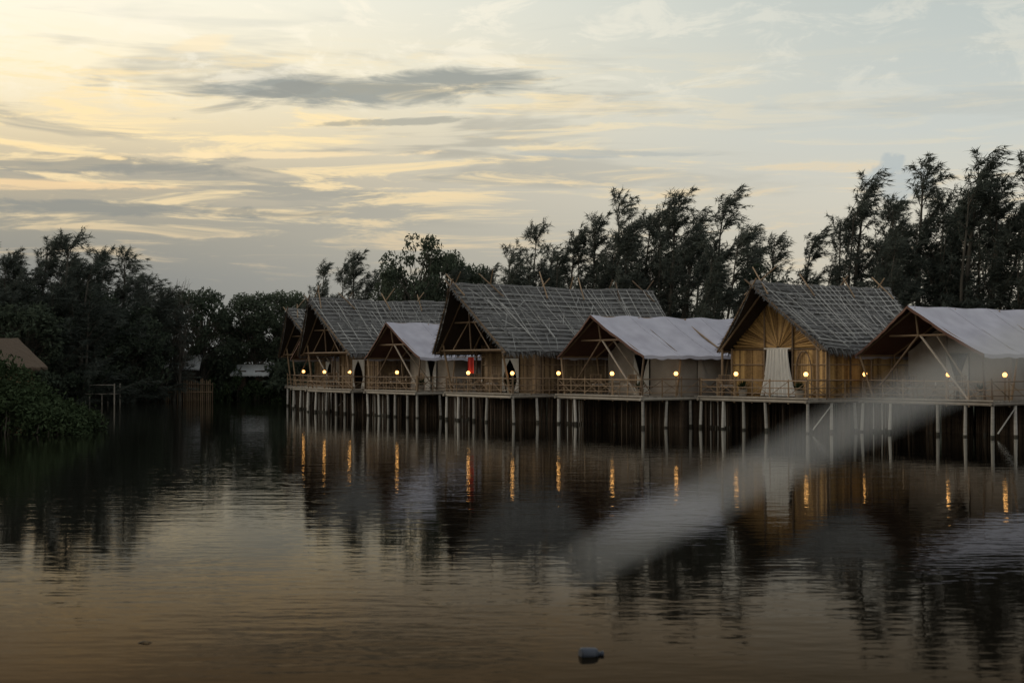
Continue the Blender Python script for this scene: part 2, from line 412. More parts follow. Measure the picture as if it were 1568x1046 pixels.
def hut(cx, cy, w, zr, tr, te, tb, wt, style, ze=3.42):
    e = empty('bamboo_stilt_hut', (cx, cy, 0), -math.radians(55))
    hw = 3.25
    build_deck(e, w, tb-.4)
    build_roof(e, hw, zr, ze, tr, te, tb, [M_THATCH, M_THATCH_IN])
    ww = w/2-.35
    sl = (zr-ze)/hw
    ztop = lambda x: zr-abs(x)*sl-.22
    wl = MB()
    golden = style == 'closed'
    door = (-.75, .85, 3.45) if golden else (-.55, .65, 3.2)
    smi = 0 if golden else 1
    zmid = ze+.1
    slat_wall(wl, -ww, ww, lambda x: min(zmid, ztop(x)), wt, door, 'x', smi)
    if golden:
        for k in range(46):
            a = math.pi*(k+.5)/46
            x0, z0 = .12*math.cos(a), zmid+.04+.05*math.sin(a)
            dx, dz = math.cos(a), math.sin(a)
            t = min(((zr-.25)-zmid)/(dz+abs(dx)*sl), (ww)/max(abs(dx), 1e-3))
            if t > .2:
                wl.tube((x0, wt+jit(.02), z0), (dx*t, wt+jit(.02), zmid+.04+dz*t), .025, .075, 5, 0)
        wl.add([(-ww, wt+.06, zmid), (ww, wt+.06, zmid), (ww*.98, wt+.06, ztop(ww)), (0, wt+.06, zr-.22), (-ww*.98, wt+.06, ztop(ww))],
               [[0, 1, 2, 3, 4]], 0)
    yb = tb-.9
    for sx in (-1, 1):
        slat_wall(wl, wt+.03, yb, lambda t: ztop(ww)-.02, sx*ww, None, 'y', smi, .13)
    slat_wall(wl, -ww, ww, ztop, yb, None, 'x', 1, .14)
    for z in (DZ+.12, DZ+.75, DZ+1.4, zmid-.03):
        for a, b in ((-ww, door[0]), (door[1], ww)) if z < door[2] else ((-ww, ww),):
            wl.tube((a, wt-.045, z), (b, wt-.045, z), .03, .03, 6, 2)
        wl.tube((ww+.045, wt, min(z, 3.3)), (ww+.045, yb, min(z, 3.3)), .03, .03, 6, 2)
        wl.tube((-ww-.045, wt, min(z, 3.3)), (-ww-.045, yb, min(z, 3.3)), .03, .03, 6, 2)
    for x in (-ww, door[0]-.04, door[1]+.04, ww):
        wl.tube((x, wt-.06, DZ), (x, wt-.06, ztop(x)), .05, .045, 8, 2)
    wl.tube((door[0]-.1, wt-.07, door[2]), (door[1]+.1, wt-.07, door[2]), .045, .045, 6, 2)
    for k in range(int((yb-wt)/1.3)+1):
        y = wt+k*1.3
        wl.tube((ww+.06, y, DZ), (ww+.06, y, ztop(ww)), .045, .04, 6, 2)
    wl.obj('bamboo_walls', [M_SLAT, M_SLATD, M_POLE], e)
    ins = MB()
    ins.box((-ww+.3, wt+1.3, DZ+.02), (ww-.3, wt+1.34, 3.6))  # black panel added to stand for the shade inside the hut
    ins.obj('interior_shade_panel', [M_DARK], e)
    cu = MB()
    if golden:
        curtain(cu, -.60, .05, -1.05, .02, 3.5, DZ+.04, wt-.13, 0, 4)
        curtain(cu, .0, .68, .03, 1.1, 3.5, DZ+.04, wt-.15, 0, 4)
        cu.tube((-.75, wt-.13, 3.52), (.85, wt-.13, 3.52), .03, .03, 6, 0)
        cu.obj('door_curtain', [M_CURTAIN], e)
        hp = MB(); pts = []
        for i in range(15):
            a = math.pi*i/14
            pts.append((1.55+.45*math.cos(a), wt-.1, 2.4+1.0*math.sin(a)))
        pts = [(2.0, wt-.1, DZ)]+pts+[(1.1, wt-.1, DZ)]
        hp.poly(pts, [.03]*len(pts), 6)
        hp.obj('hoop_frame', [M_POLE], e)
    else:
        def drape(x0, sgn):
            def fn(u, v):
                wv = .75-.62*math.sin(min(1, v*1.45)*math.pi/2) if v < .69 else .13+.25*(v-.69)/.31
                return (x0+sgn*wv*u, wt-.13+.03*math.sin(u*18), 3.15+(DZ+.05-3.15)*v)
            cu.grid(fn, 14, 16, 0)
        drape(-.68, 1); drape(.78, -1)
        cu.obj('door_curtain', [M_CURTAIN], e)
    tm = MB()
    for yy in ([te+.15, wt-.4] if not golden else [te-.15]):
        for sx in (-1, 1):
            tm.tube((sx*(hw-.25), yy, ztop(hw-.25)), (0, yy-.3, zr-.25), .05, .045, 6)
            tm.tube((sx*ww, max(yy, .1), DZ), (sx*ww, yy, ztop(ww)), .06, .05, 8)
        if not golden:
            tm.tube((-hw+.5, yy, ze+.12), (hw-.5, yy, ze+.12), .05, .05, 6)
            tm.tube((-1.5, yy, zr-1.5*sl-.25), (1.5, yy, zr-1.5*sl-.25), .045, .045, 6)
            tm.tube((0, yy, ze+.1), (0, yy-.2, zr-.3), .045, .04, 6)
            tm.tube((-1.7, yy, ze+.1), (-.2, yy, zr-1.5*sl-.2), .035, .03, 6)
            tm.tube((1.7, yy, ze+.1), (.2, yy, zr-1.5*sl-.2), .035, .03, 6)
    for sx in (-1, 1):
        tm.tube((sx*(hw-.25), te, ztop(hw-.25)-.02), (sx*(hw-.25), tb-.6, ztop(hw-.25)-.02), .05, .05, 6)
    tm.obj('porch_frame', [M_POLE], e)
    return e

# ------------------------------------------------------------------ tent
def tent(cx, cy, w, zr, tr, te, tb, hw=3.2, ze=3.22):
    e = empty('canvas_safari_tent', (cx, cy, 0), -math.radians(55))
    build_deck(e, w, tb)
    sl = (zr-ze)/hw
    rf = MB()
    ph = random.uniform(0, 6)
    def P(side, s, off, q):
        y = (tr+(te-tr)*s)*(1-q) + tb*q
        sag = .15*math.sin(math.pi*s)*(.5+.5*math.sin(q*math.pi*4)**2) + .05*math.sin(q*math.pi*4)**2*(1-s)
        wr = .018*math.sin(q*47+s*9+ph)*s + .012*math.sin(q*23-s*14+ph)
        return (side*(hw*s), y, zr+(ze-zr)*s-sag+off+wr)
    for side in (-1, 1):
        rf.grid(lambda u, v: P(side, v, 0, u), 96, 18, 0)
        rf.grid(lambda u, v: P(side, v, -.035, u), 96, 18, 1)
        def hem(u, v):
            p = P(side, 1, 0, u)
            return (p[0]+side*.02*v, p[1], p[2]+.004-(.13+.035*abs(math.sin(u*40)))*v)
        rf.grid(hem, 120, 1, 0)
        def hem2(u, v):
            p = P(side, u, 0, 0)
            return (p[0], p[1]-.02*v-.005, p[2]+.004-(.10+.03*abs(math.sin(u*20)))*v)
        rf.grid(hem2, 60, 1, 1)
        # raised seams
        for q in (.25, .5, .75):
            for k in range(12):
                rf.tube(P(side, k/12, .004, q), P(side, (k+1)/12, .004, q), .012, .012, 4, 0)
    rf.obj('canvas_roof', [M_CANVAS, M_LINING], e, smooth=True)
    wb = te+2.6
    ww = hw-.65
    wl = MB()
    zt = lambda x: zr-abs(x)*sl-.25
    for sx in (-1, 1):
        def fw(u, v):
            x = .55+(ww-.55)*u
            return (sx*x, wb+.05*math.sin(u*9)+.03*math.sin(v*5), DZ+(zt(x)-DZ)*v)
        wl.grid(fw, 14, 10, 0)
        def fd(u, v):  # flap pulled aside
            x = .55*(1-u)*(1-.85*math.sin(math.pi*min(1, v*1.2)*.5)) + .55*u
            return (sx*x, wb-.05+.03*math.sin(u*12), 3.3-(3.3-DZ)*v)
        wl.grid(fd, 10, 12, 2)
        def sw(u, v):
            return (sx*(ww+.05*math.sin(u*22)*math.sin(v*3)), wb+(tb-.4-wb)*u, DZ+(zt(ww)-DZ)*v)
        wl.grid(sw, 40, 6, 0)
        def sf(u, v):
            return (sx*(ww+.09+.10*math.sin(u*math.pi)), wb+1.1+u*(.25+.75*v), 3.15-(3.15-DZ)*v)
        wl.grid(sf, 10, 8, 0)
    wl.grid(lambda u, v: (.55*(2*u-1), wb+.02, 3.3+(zt(.55*(2*u-1))-3.3)*v), 6, 3, 0)
    wl.grid(lambda u, v: (ww*(2*u-1), tb-.35, DZ+(zt(ww*(2*u-1))-DZ)*v), 12, 4, 0)
    wl.box((-.9, wb+1.1, DZ+.01), (.9, wb+1.12, 3.3), 3)  # black panel behind the door, interior shade put in as colour
    wl.obj('inner_tent', [M_BEIGE, M_LINING, M_CURTAIN, M_DARK], e, smooth=False)
    fr = MB()
    for yy, pm in ((te+.12, 1), (te+2.3, 0), (te+5.2, 0)):
        for sx in (-1, 1):
            fr.tube((sx*(hw-.1), yy, zt(hw-.1)+.16), (-sx*.12, yy-(.35 if pm else 0), zr-.1), .05, .045, 7, 0)
            fr.tube((sx*(hw-.45), max(yy, .12), DZ), (sx*(hw-.15), yy, zt(hw-.15)+.14), .05, .045, 7, 0)
        if pm:
            fr.tube((-1.45, yy, zr-1.45*sl-.3), (1.45, yy, zr-1.45*sl-.3), .045, .045, 6, 0)
            fr.tube((0, yy, zr-1.45*sl-.35), (0, yy-.2, zr-.15), .045, .04, 6, 0)
            fr.tube((0, yy, zr-1.45*sl-.3), (-2.0, yy, DZ+.5), .04, .04, 6, 0)
            fr.tube((0.1, yy, zr-1.45*sl-.3), (2.1, yy+.4, DZ), .045, .045, 6, 1)
            fr.tube((.9, yy, zr-1.45*sl-.3), (1.3, yy+2.0, DZ), .04, .04, 6, 1)
    fr.tube((0, tr+.1, zr-.09), (0, tb-.1, zr-.12), .05, .05, 6, 0)
    for sx in (-1, 1):
        fr.tube((sx*(hw-.12), te+.1, ze-.02), (sx*(hw-.12), tb-.1, ze-.02), .045, .04, 6, 0)
    fr.obj('pole_frame', [M_POLE, M_PALEPOLE], e)
    return e

C55, S55 = math.cos(-math.radians(55)), math.sin(-math.radians(55))
def loc(P_, lx, ly): return (P_[0]+lx*C55-ly*S55, P_[1]+lx*S55+ly*C55)
def chair(parent_loc, lx, ly, rot):
    X, Y = loc(parent_loc, lx, ly)
    mb = MB()
    for x in (-.27, .27):
        mb.tube((x, -.25, 0), (x, -.25, .62), .022, .02, 6)
        mb.tube((x, .25, 0), (x, .33, .95), .022, .02, 6)
        mb.tube((x, -.27, .62), (x, .3, .62), .022, .022, 6)
    for k in range(6): mb.box((-.27, -.25+k*.09, .41), (.27, -.18+k*.09, .43))
    for k in range(5): mb.box((-.25+k*.11, .27, .45), (-.18+k*.11, .295, .92))
    mb.tube((-.3, .33, .93), (.3, .33, .93), .02, .02, 6)
    mb.box((-.24, -.22, .435), (.24, .22, .5), 1)
    o = mb.obj('porch_chair', [M_POLE, M_BEIGE]); o.location = (X, Y, DZ+.006); o.rotation_euler = (0, 0, rot)
def table(parent_loc, lx, ly):
    X, Y = loc(parent_loc, lx, ly)
    mb = MB()
    mb.tube((0, 0, .5), (0, 0, .54), .34, .34, 20)
    for k in range(3):
        a = k*2.094
        mb.tube((.26*math.cos(a), .26*math.sin(a), 0), (-.1*math.cos(a), -.1*math.sin(a), .5), .02, .02, 6)
    mb.tube((.05, .03, .54), (.05, .03, .68), .035, .02, 8, 1)
    o = mb.obj('porch_table', [M_POLE, M_CURTAIN]); o.location = (X, Y, DZ+.006)
def planter(parent_loc, lx, ly):
    X, Y = loc(parent_loc, lx, ly)
    mb = MB()
    pr = [(0, .13), (.05, .16), (.28, .2), (.32, .215), (.32, .18)]
    for a, b in zip(pr[:-1], pr[1:]): mb.tube((0, 0, a[0]), (0, 0, b[0]+.001), a[1], b[1], 14, 0)
    for k in range(70):
        a = random.uniform(0, 6.28); L_ = random.uniform(.2, .5); e = random.uniform(.3, 1.3)
        d = Vector((math.cos(a)*math.cos(e), math.sin(a)*math.cos(e), math.sin(e)))*L_
        p = Vector((jit(.08), jit(.08), .3)); t = Vector((-math.sin(a), math.cos(a), 0))*.035
        m_ = p+d*.6
        mb.add([tuple(p), tuple(m_+t), tuple(p+d), tuple(m_-t)], [[0, 1, 2, 3]], 1)
    o = mb.obj('potted_plant', [M_DECK, M_MANG]); o.location = (X, Y, DZ+.006)

def lamp(parent_loc, lx, ly=-.0):
    X, Y = loc(parent_loc, lx, ly)
    mb = MB()
    mb.tube((0, 0, -.1), (0, 0, .86), .03, .025, 8, 0)
    mb.tube((0, 0, .86), (0, 0, .92), .065, .05, 10, 0)
    mb.sphere((0, 0, 1.0), .095, 1, 10, 6)
    mb.tube((0, 0, 1.09), (0, 0, 1.125), .05, .02, 8, 0)
    o = mb.obj('globe_lamp', [M_POLE, M_LAMP], smooth=False); o.location = (X, Y, DZ)

H4 = (10.3, 61.0); H3 = (-1.65, 70.6); H2 = (-10.7, 83.6); H0 = (-14.0, 96.6)
T1 = (-12.6, 89.7); T2 = (-6.6, 77.9); T3 = (4.0, 65.4); T5 = (16.6, 57.2)
hut(*H4, 6.4, 6.22, 0.0, 1.1, 8.75, 1.6, 'closed')
hut(*H3, 5.9, 6.68, -1.66, -.6, 11.3, 2.0, 'open')
hut(*H2, 5.5, 6.58, -1.42, -.4, 8.8, 2.0, 'open')
hut(*H0, 5.5, 6.45, -1.42, -.4, 8.0, 2.0, 'open')
tent(*T1, 5.2, 5.1, -.5, -.1, 8.0, 2.9)
tent(*T2, 5.4, 5.18, -.35, .0, 8.6, 3.0)
tent(*T3, 6.2, 5.1, -.5, .0, 8.5)
tent(*T5, 6.4, 5.17, -1.06, -.5, 9.0)
tent(28.0, 51.0, 6.4, 5.17, -.5, 0, 9.0)
for P_, xs in ((T3, [(-3.1, 0), (.95, 0), (3.1, 1.95)]), (H4, [(-.99, 0), (3.1, 0)]),
               (T5, [(-3.1, 0), (1.14, 0), (3.1, .9)]), (H3, [(-.95, 0), (2.9, 0)]),
               (T2, [(.6, 0)]), (H2, [(-.7, 0), (2.4, 0)]), (T1, [(-1.2, 0)])):
    for (x, y) in xs: lamp(P_, x, y)
for P_ in (T3, T5, T2):
    chair(P_, -1.3, 1.0, .3); chair(P_, .5, 1.3, -.9); table(P_, -.4, 1.1); planter(P_, 2.3, .5)
chair(H3, -1.9, 1.1, .2); chair(H3, -.6, 1.2, -.8); table(H3, -1.3, 1.0); planter(H3, 1.6, .8)
chair(H2, -1.5, 1.0, .2); chair(H4, -2.4, .8, .1); planter(H4, 1.9, .9); planter(H4, -1.6, 1.0)

# red towel hanging in the middle hut porch
tw = MB()
tw.grid(lambda u, v: (-.2+.4*u, .03*math.sin(u*11), -.8*v), 12, 6)
tw.tube((-.9, 0, .015), (.9, 0, .015), .015, .015, 5, 1)
for x in (-.9, .9): tw.tube((x, 0, 0), (x, 0, .8), .006, .006, 4, 1)
o = tw.obj('hanging_red_towel', [M_RED, M_POLE]); X_, Y_ = loc(H3, -1.0, .2); o.location = (X_, Y_, 3.2)
o.rotation_euler = (0, 0, -math.radians(35))

# boardwalk linking the huts at the back
bw = MB()
pts = [H0, T1, H2, T2, H3, T3, H4, T5, (28, 51)]
pts = [(p[0]+.819*7.5, p[1]+.574*7.5) for p in pts]
for a, b in zip(pts[:-1], pts[1:]):
    A = Vector((*a, DZ-.12)); B = Vector((*b, DZ-.12)); n = int((B-A).length/.2)
    d = (B-A).normalized(); side = Vector((-d.y, d.x, 0))*.7
    for i in range(n):
        p = A.lerp(B, (i+.5)/n)
        q = [p-side-d*.09, p+side-d*.09, p+side+d*.09, p-side+d*.09]
        vs = [tuple(x) for x in q]+[(x.x, x.y, x.z+.04) for x in q]
        bw.add(vs, [[0,3,2,1],[4,5,6,7],[0,1,5,4],[1,2,6,5],[2,3,7,6],[3,0,4,7]])
    for i in range(0, n, 8):
        p = A.lerp(B, i/n)
        for sgn in (-1, 1):
            bw.tube((p.x+side.x*sgn, p.y+side.y*sgn, -1), (p.x+side.x*sgn, p.y+side.y*sgn, DZ-.1), .06, .05, 6)
bw.obj('boardwalk', [M_UNDER])

# ------------------------------------------------------------------ ground & water
shx = np.array([-400, -60, -40, -36, -32, -29, -17, -15.5, -13, -8, -3.3, 2.2, 8.5, 15, 19, 25, 40, 70, 400], float)
shy = np.array([30, 45, 62, 95, 112, 117, 117, 108, 101, 91, 83, 77, 72, 68, 64, 60, 52, 35, 20], float)
def axis_pts(a, b, dense0, dense1, step):
    mid = np.arange(dense0, dense1, step)
    lo = dense0 - np.geomspace(step, dense0-a, 22)[::-1]
    hi = dense1 + np.geomspace(step, b-dense1, 22)
    return np.concatenate([lo, mid, hi])
gx = axis_pts(-2500, 2500, -60, 60, 1.2); gy = axis_pts(-600, 3500, -8, 135, 1.0)
GX, GY = np.meshgrid(gx, gy)
def ground_z(X, Y):
    sy = np.interp(X, shx, shy) + .8*np.sin(X*.7) + .5*np.sin(X*1.9+1)
    t = np.clip((Y-sy)/4.0, -1.5, 1)
    z = np.where(t > 0, .95*(1-(1-t)**2), t*1.4)
    tn = np.clip((3.6+.3*np.sin(X*1.3)-Y)/1.6, -1, 1)
    zn = np.where(tn > 0, 1.05*tn, tn*2)
    z = np.maximum(z, np.clip(zn, -1.8, 1.05)) + .05*np.sin(X*.9)*np.cos(Y*.7)+.03*np.sin(X*2.1+Y*1.7)
    return z
GZ = ground_z(GX, GY)
nx, ny = len(gx), len(gy)
V = np.stack([GX.ravel(), GY.ravel(), GZ.ravel()], 1)
ii = np.arange(nx-1)[None, :]+np.arange(ny-1)[:, None]*nx
F = np.stack([ii, ii+1, ii+1+nx, ii+nx], -1).reshape(-1, 4)
def fast_mesh(name, V, F, mats, mi=None, smooth=False):
    me = bpy.data.meshes.new(name)
    k = F.shape[1]
    me.vertices.add(len(V)); me.vertices.foreach_set('co', V.astype(np.float32).ravel())
    me.loops.add(F.size); me.loops.foreach_set('vertex_index', F.astype(np.int32).ravel())
    me.polygons.add(len(F)); me.polygons.foreach_set('loop_start', np.arange(0, F.size, k, dtype=np.int32))
    for m in mats: me.materials.append(m)
    if mi is not None: me.polygons.foreach_set('material_index', mi.astype(np.int32))
    if smooth: me.polygons.foreach_set('use_smooth', np.ones(len(F), bool))
    me.update(calc_edges=True); me.validate()
    return me
g = bpy.data.objects.new('ground', fast_mesh('ground', V, F, [M_GROUND], None, True)); COL.objects.link(g)
wm = MB(); wm.add([(-420, -60, 0), (420, -60, 0), (420, 140, 0), (-420, 140, 0)], [[0, 1, 2, 3]])
wm.obj('pond_water', [M_WATER])
def gz(x, y): return float(ground_z(np.array([x], float), np.array([y], float))[0])

# ------------------------------------------------------------------ trees
def norm(a): return a/np.maximum(np.linalg.norm(a, axis=-1, keepdims=True), 1e-9)
class Tree:
    def __init__(s): s.V = []; s.F = []; s.M = []; s.n = 0
    def tri(s, A, B, C, m):
        k = len(A); V = np.stack([A, B, C], 1).reshape(-1, 3)
        F = np.arange(3*k).reshape(-1, 3)+s.n
        s.V.append(V); s.F.append(F); s.M.append(np.full(k, m)); s.n += 3*k
    def quad(s, A, B, C, D, m):
        k = len(A); V = np.stack([A, B, C, D], 1).reshape(-1, 3)
        i = np.arange(k)*4+s.n
        F = np.concatenate([np.stack([i, i+1, i+2], 1), np.stack([i, i+2, i+3], 1)])
        s.V.append(V); s.F.append(F); s.M.append(np.full(2*k, m)); s.n += 4*k
    def path(s, pts, rs, k=6, m=0):
        pts = np.array(pts, float); n = len(pts)
        T = norm(np.gradient(pts, axis=0))
        up = np.array([0.31, .2, .93]); U = norm(np.cross(T, up)); W = np.cross(T, U)
        a = np.arange(k)*2*np.pi/k
        R = np.array(rs)[:, None, None]
        V = pts[:, None, :]+R*(U[:, None, :]*np.cos(a)[None, :, None]+W[:, None, :]*np.sin(a)[None, :, None])
        V = V.reshape(-1, 3)
        F = []
        for i in range(n-1):
            for j in range(k):
                a0 = i*k+j; a1 = i*k+(j+1) % k
                F.append([a0, a1, a1+k]); F.append([a0, a1+k, a0+k])
        s.V.append(V); s.F.append(np.array(F)+s.n); s.M.append(np.full(len(F), m)); s.n += len(V)
    def mesh(s, name, mats):
        return fast_mesh(name, np.concatenate(s.V), np.concatenate(s.F), mats, np.concatenate(s.M))

def casuarina(name, H, spread, nl, dens, seed, wind=.35, blade=1.0, leaders=2):
    """upswept feathery plumes on slim ascending limbs, tips nodding toward +X"""
    R = np.random.default_rng(seed); t = Tree()
    W = np.array([wind, .03, 0])
    def plume(p0, d, L, lift, thick, dn=1.0):
        m = 8; u = np.linspace(0, 1, m)[:, None]
        pts = p0+d*L*u+W*L*.5*u**2.2+np.array([0, 0, lift])*L*u**2
        t.path(pts, thick*(1-u[:, 0])+.007, 4)
        ns = int(4+L*3.8)
        for j in range(ns):
            q = R.uniform(.12, 1.0)
            b0 = np.array([np.interp(q, u[:, 0], pts[:, k]) for k in range(3)])
            i0 = min(m-2, int(q*(m-1))); tg = norm(pts[i0+1]-pts[i0])
            sd = norm(tg*.95+R.normal(0, .42, 3)+W*.5+np.array([0, 0, .1]))
            sl = R.uniform(.45, 1.25)*(.6+.55*(1-q))
            nb = max(4, int(25*dens*dn*sl/.8))
            s_ = R.uniform(0, 1, nb)[:, None]
            base = b0+sd*sl*s_+(W*.4+np.array([0, 0, -.28]))*s_**2*sl+R.normal(0, .035, (nb, 3))
            bd = norm(sd*.75+R.normal(0, .36, (nb, 3))+W*.5+np.array([0, 0, -.45]))
            bl = R.uniform(.16, .44, (nb, 1))*blade
            side = norm(np.cross(bd, R.normal(0, 1, (nb, 3))))*R.uniform(.015, .034, (nb, 1))*blade
            t.tri(base-side, base+side, base+bd*bl, 1)
    n = 12; hh = np.linspace(0, 1, n)
    trunks = []
    for k in range(leaders):
        top = H*(.95 if k == 0 else R.uniform(.62, .9))
        dx, dy = (0, 0) if k == 0 else (R.uniform(-1.8, 1.8), R.uniform(-1.2, 1.2))
        ph = R.uniform(0, 6)
        tp = np.stack([dx*hh**.8+wind*hh**2.4*H*.10+.14*np.sin(hh*7+ph)*hh, dy*hh**.8+.1*np.sin(hh*6)*hh, hh*top], 1)
        t.path(tp, (.17 if k == 0 else .11)*(1-hh)**.8*(H/14)+.014, 7)
        trunks.append((tp, top))
    for i in range(nl):
        k = 0 if R.random() < .5 or leaders == 1 else R.integers(1, leaders)
        tp, top = trunks[k]
        h = R.uniform(.08, .99)**.9
        p0 = np.array([np.interp(h, hh, tp[:, c]) for c in range(3)])
        a = R.uniform(0, 2*np.pi)
        prof = (min(1, (1-h)*1.3+.12))*(.65+.35*min(1, h/.3))*(1 if k == 0 else .8)
        L = spread*prof*R.uniform(.4, 1.4)+.5
        el = np.radians(R.uniform(16, 52)+h*24)
        d = np.array([np.cos(a)*np.cos(el), np.sin(a)*np.cos(el), np.sin(el)])
        plume(p0, d, L, R.uniform(.0, .38) if h > .35 else R.uniform(-.4, .25), .04*(L/3))
    for tp, top in trunks:
        for q in range(3):
            plume(tp[-2-q//2], norm(np.array([wind*.7+R.normal(0, .14), R.normal(0, .12), 1.0])), R.uniform(.9, 1.7)*(H*.09), 0, .02, 1.2)
    return t.mesh(name, [M_BARK, M_NEEDLE])

def broadleaf(name, H, cr, ncl, nleaf, seed, mat, leaf=.13, bare=False):
    R = np.random.default_rng(seed); t = Tree()
    n = 8; hh = np.linspace(0, 1, n)
    tp = np.stack([.25*np.sin(hh*4+seed), .2*np.sin(hh*3), hh*H*.62], 1)
    t.path(tp, .2*(1-hh*.6)*(H/10), 8)
    for i in range(ncl):
        z = H*R.uniform(.32, .98); k = (z/H-.62)/.4
        rad = cr*math.sqrt(max(.05, 1-k*k))*math.sqrt(R.uniform(0.05, 1))
        a = R.uniform(0, 2*np.pi)
        c = np.array([rad*np.cos(a), rad*np.sin(a), z-.0])
        h0 = R.uniform(.35, .95); p0 = np.array([np.interp(h0, hh, tp[:, q]) for q in range(3)])
        if p0[2] > c[2]: p0 = tp[2]
        u = np.linspace(0, 1, 6)[:, None]
        pts = p0*(1-u)+c*u+np.array([0, 0, .5])*np.sin(u*np.pi)*.6+R.normal(0, .06, (6, 3))
        t.path(pts, .05*(1-u[:, 0])+.012, 4)
        if bare:
            for q in range(9):
                d = norm(R.normal(0, .6, 3)+np.array([0, 0, .8])); L = R.uniform(.5, 1.4)
                t.path(np.array([c, c+d*L*.5+R.normal(0, .06, 3), c+d*L]), [.014, .01, .005], 3)
        else:
            r = R.uniform(.5, 1.05)*cr*.27
            nb = int(nleaf*R.uniform(.6, 1.2))
            dd = norm(R.normal(0, 1, (nb, 3)))
            rr = r*R.uniform(.3, 1.0, (nb, 1))**.6
            p = c+dd*rr*np.array([1.15, 1.15, .75])
            ax = norm(R.normal(0, 1, (nb, 3))+dd*.3+np.array([0, 0, -.2])); sd = norm(np.cross(ax, R.normal(0, 1, (nb, 3))))
            s1 = leaf*R.uniform(.6, 1.3, (nb, 1)); s2 = s1*.38
            t.quad(p-ax*s1, p+sd*s2, p+ax*s1, p-sd*s2, 1)
    return t.mesh(name, [M_BARK, mat])

def thicket(name, W, D, H, ncl, nleaf, seed, mat, leaf=.14, stems=True):
    R = np.random.default_rng(seed); t = Tree()
    for i in range(ncl):
        x = R.uniform(-1, 1); y = R.uniform(-1, 1)
        env = math.sqrt(max(.03, 1-x*x*.9))*(.75+.25*math.sin(x*5+seed))*(.6+.4*math.sqrt(max(0, 1-y*y)))
        z = H*env*R.uniform(.05, .92)**.75
        c = np.array([x*W/2, y*D/2, z]); r = R.uniform(.35, .8)*min(1.2, H*.3)
        nb = int(nleaf*R.uniform(.6, 1.3))
        dd = norm(R.normal(0, 1, (nb, 3)))
        p = c+dd*r*R.uniform(.25, 1.0, (nb, 1))**.6*np.array([1.2, 1.2, .8])
        ax = norm(R.normal(0, 1, (nb, 3))+dd*.4+np.array([0, 0, .1])); sd = norm(np.cross(ax, R.normal(0, 1, (nb, 3))))
        s1 = leaf*R.uniform(.5, 1.3, (nb, 1)); s2 = s1*.42
        t.quad(p-ax*s1, p+sd*s2, p+ax*s1, p-sd*s2, 1)
        if stems and i % 3 == 0:
            t.path(np.array([[c[0]*.9, c[1]*.9, -.8], [c[0]*.95+.1, c[1], z*.5], c]), [.05, .035, .015], 4)
    return t.mesh(name, [M_BARK, mat])

CV = [casuarina('casuarina_a', 14, 3.4, 66, .85, 1, .30, 1.1, 3), casuarina('casuarina_b', 14, 3.0, 58, .85, 2, .40, 1.1, 3),
      casuarina('casuarina_c', 14, 3.8, 74, .8, 3, .26, 1.1, 4), casuarina('casuarina_d', 14, 2.7, 50, .9, 4, .48, 1.1, 2),
      casuarina('casuarina_e', 14, 3.1, 42, .6, 5, .38, 1.1, 3), casuarina('casuarina_f', 14, 3.3, 62, .8, 6, .34, 1.1, 4)]
def put(me, name, x, y, top, ref, rot=0, sxy=1.0):
    z = gz(x, y)-.1
    s = (top-z)/ref
    o = bpy.data.objects.new(name, me); COL.objects.link(o)
    o.location = (x, y, z); o.scale = (s*sxy, s*sxy, s); o.rotation_euler = (0, 0, rot)
    return o
cas = [(-15.1,112,11.0,2),(-12.3,108,11.6,0),(-10.6,111,10.6,4),(-4.3,104,10.3,4),(-2.0,101,9.9,3),
 (1.4,100,13.0,2),(-.4,98,11.1,5),(3.8,97,12.1,1),(5.3,96,13.2,0),(6.8,95,14.6,5),(8.9,96,13.4,2),(10.4,94,14.5,0),(11.8,96,13.6,1),
 (13.3,92.5,14.2,3),(15.9,97,12.8,4),(18.0,99,12.4,4),(18.9,92,11.6,3),(20.6,90,12.8,4),(21.9,91,15.4,1),(23.6,89,13.4,5),
 (25.1,88,16.0,3),(26.2,87,13.7,2),(27.5,86,16.1,1),(28.8,85.5,14.4,0),(30.1,84,15.4,5),(32.4,84,15.4,1),(35,82,14,0),
 (38,80,15,2),(24.4,93,13.7,2),(29,91,14.3,0),(7.6,101,12.3,2),(13,101,12.0,0),(2.6,103,11.6,5),(9.8,100,12.6,5),(16.9,100,11.3,2),(12.4,90,10.2,5),(22.8,86,10.6,2)]
for i, (x, y, t_, k) in enumerate(cas):
    put(CV[k], 'casuarina_tree', x, y, t_+.1, 14.3, random.uniform(-.8, .8), random.uniform(.95, 1.2))
left = [(-40,106,12,2),(-37,105,11.3,0),(-34.9,105,12.4,1),(-32.9,104,12.7,2),(-31.6,107,11.8,0),(-30.0,108.5,11.8,5),(-31.2,103,10.4,2),
        (-28.9,111,9.9,5),(-36,101,10.6,2),(-27.8,113,9.0,0),(-44,104,12,0),(-38.5,103,11.6,5),(-34,108,11.0,2),(-29.6,113.5,8.4,2),(-33,101.5,8.6,0)]
for (x, y, t_, k) in left:
    put(CV[k], 'casuarina_tree', x, y, t_+.2, 14.3, random.uniform(-1.3, 1.3), random.uniform(1.2, 1.5))

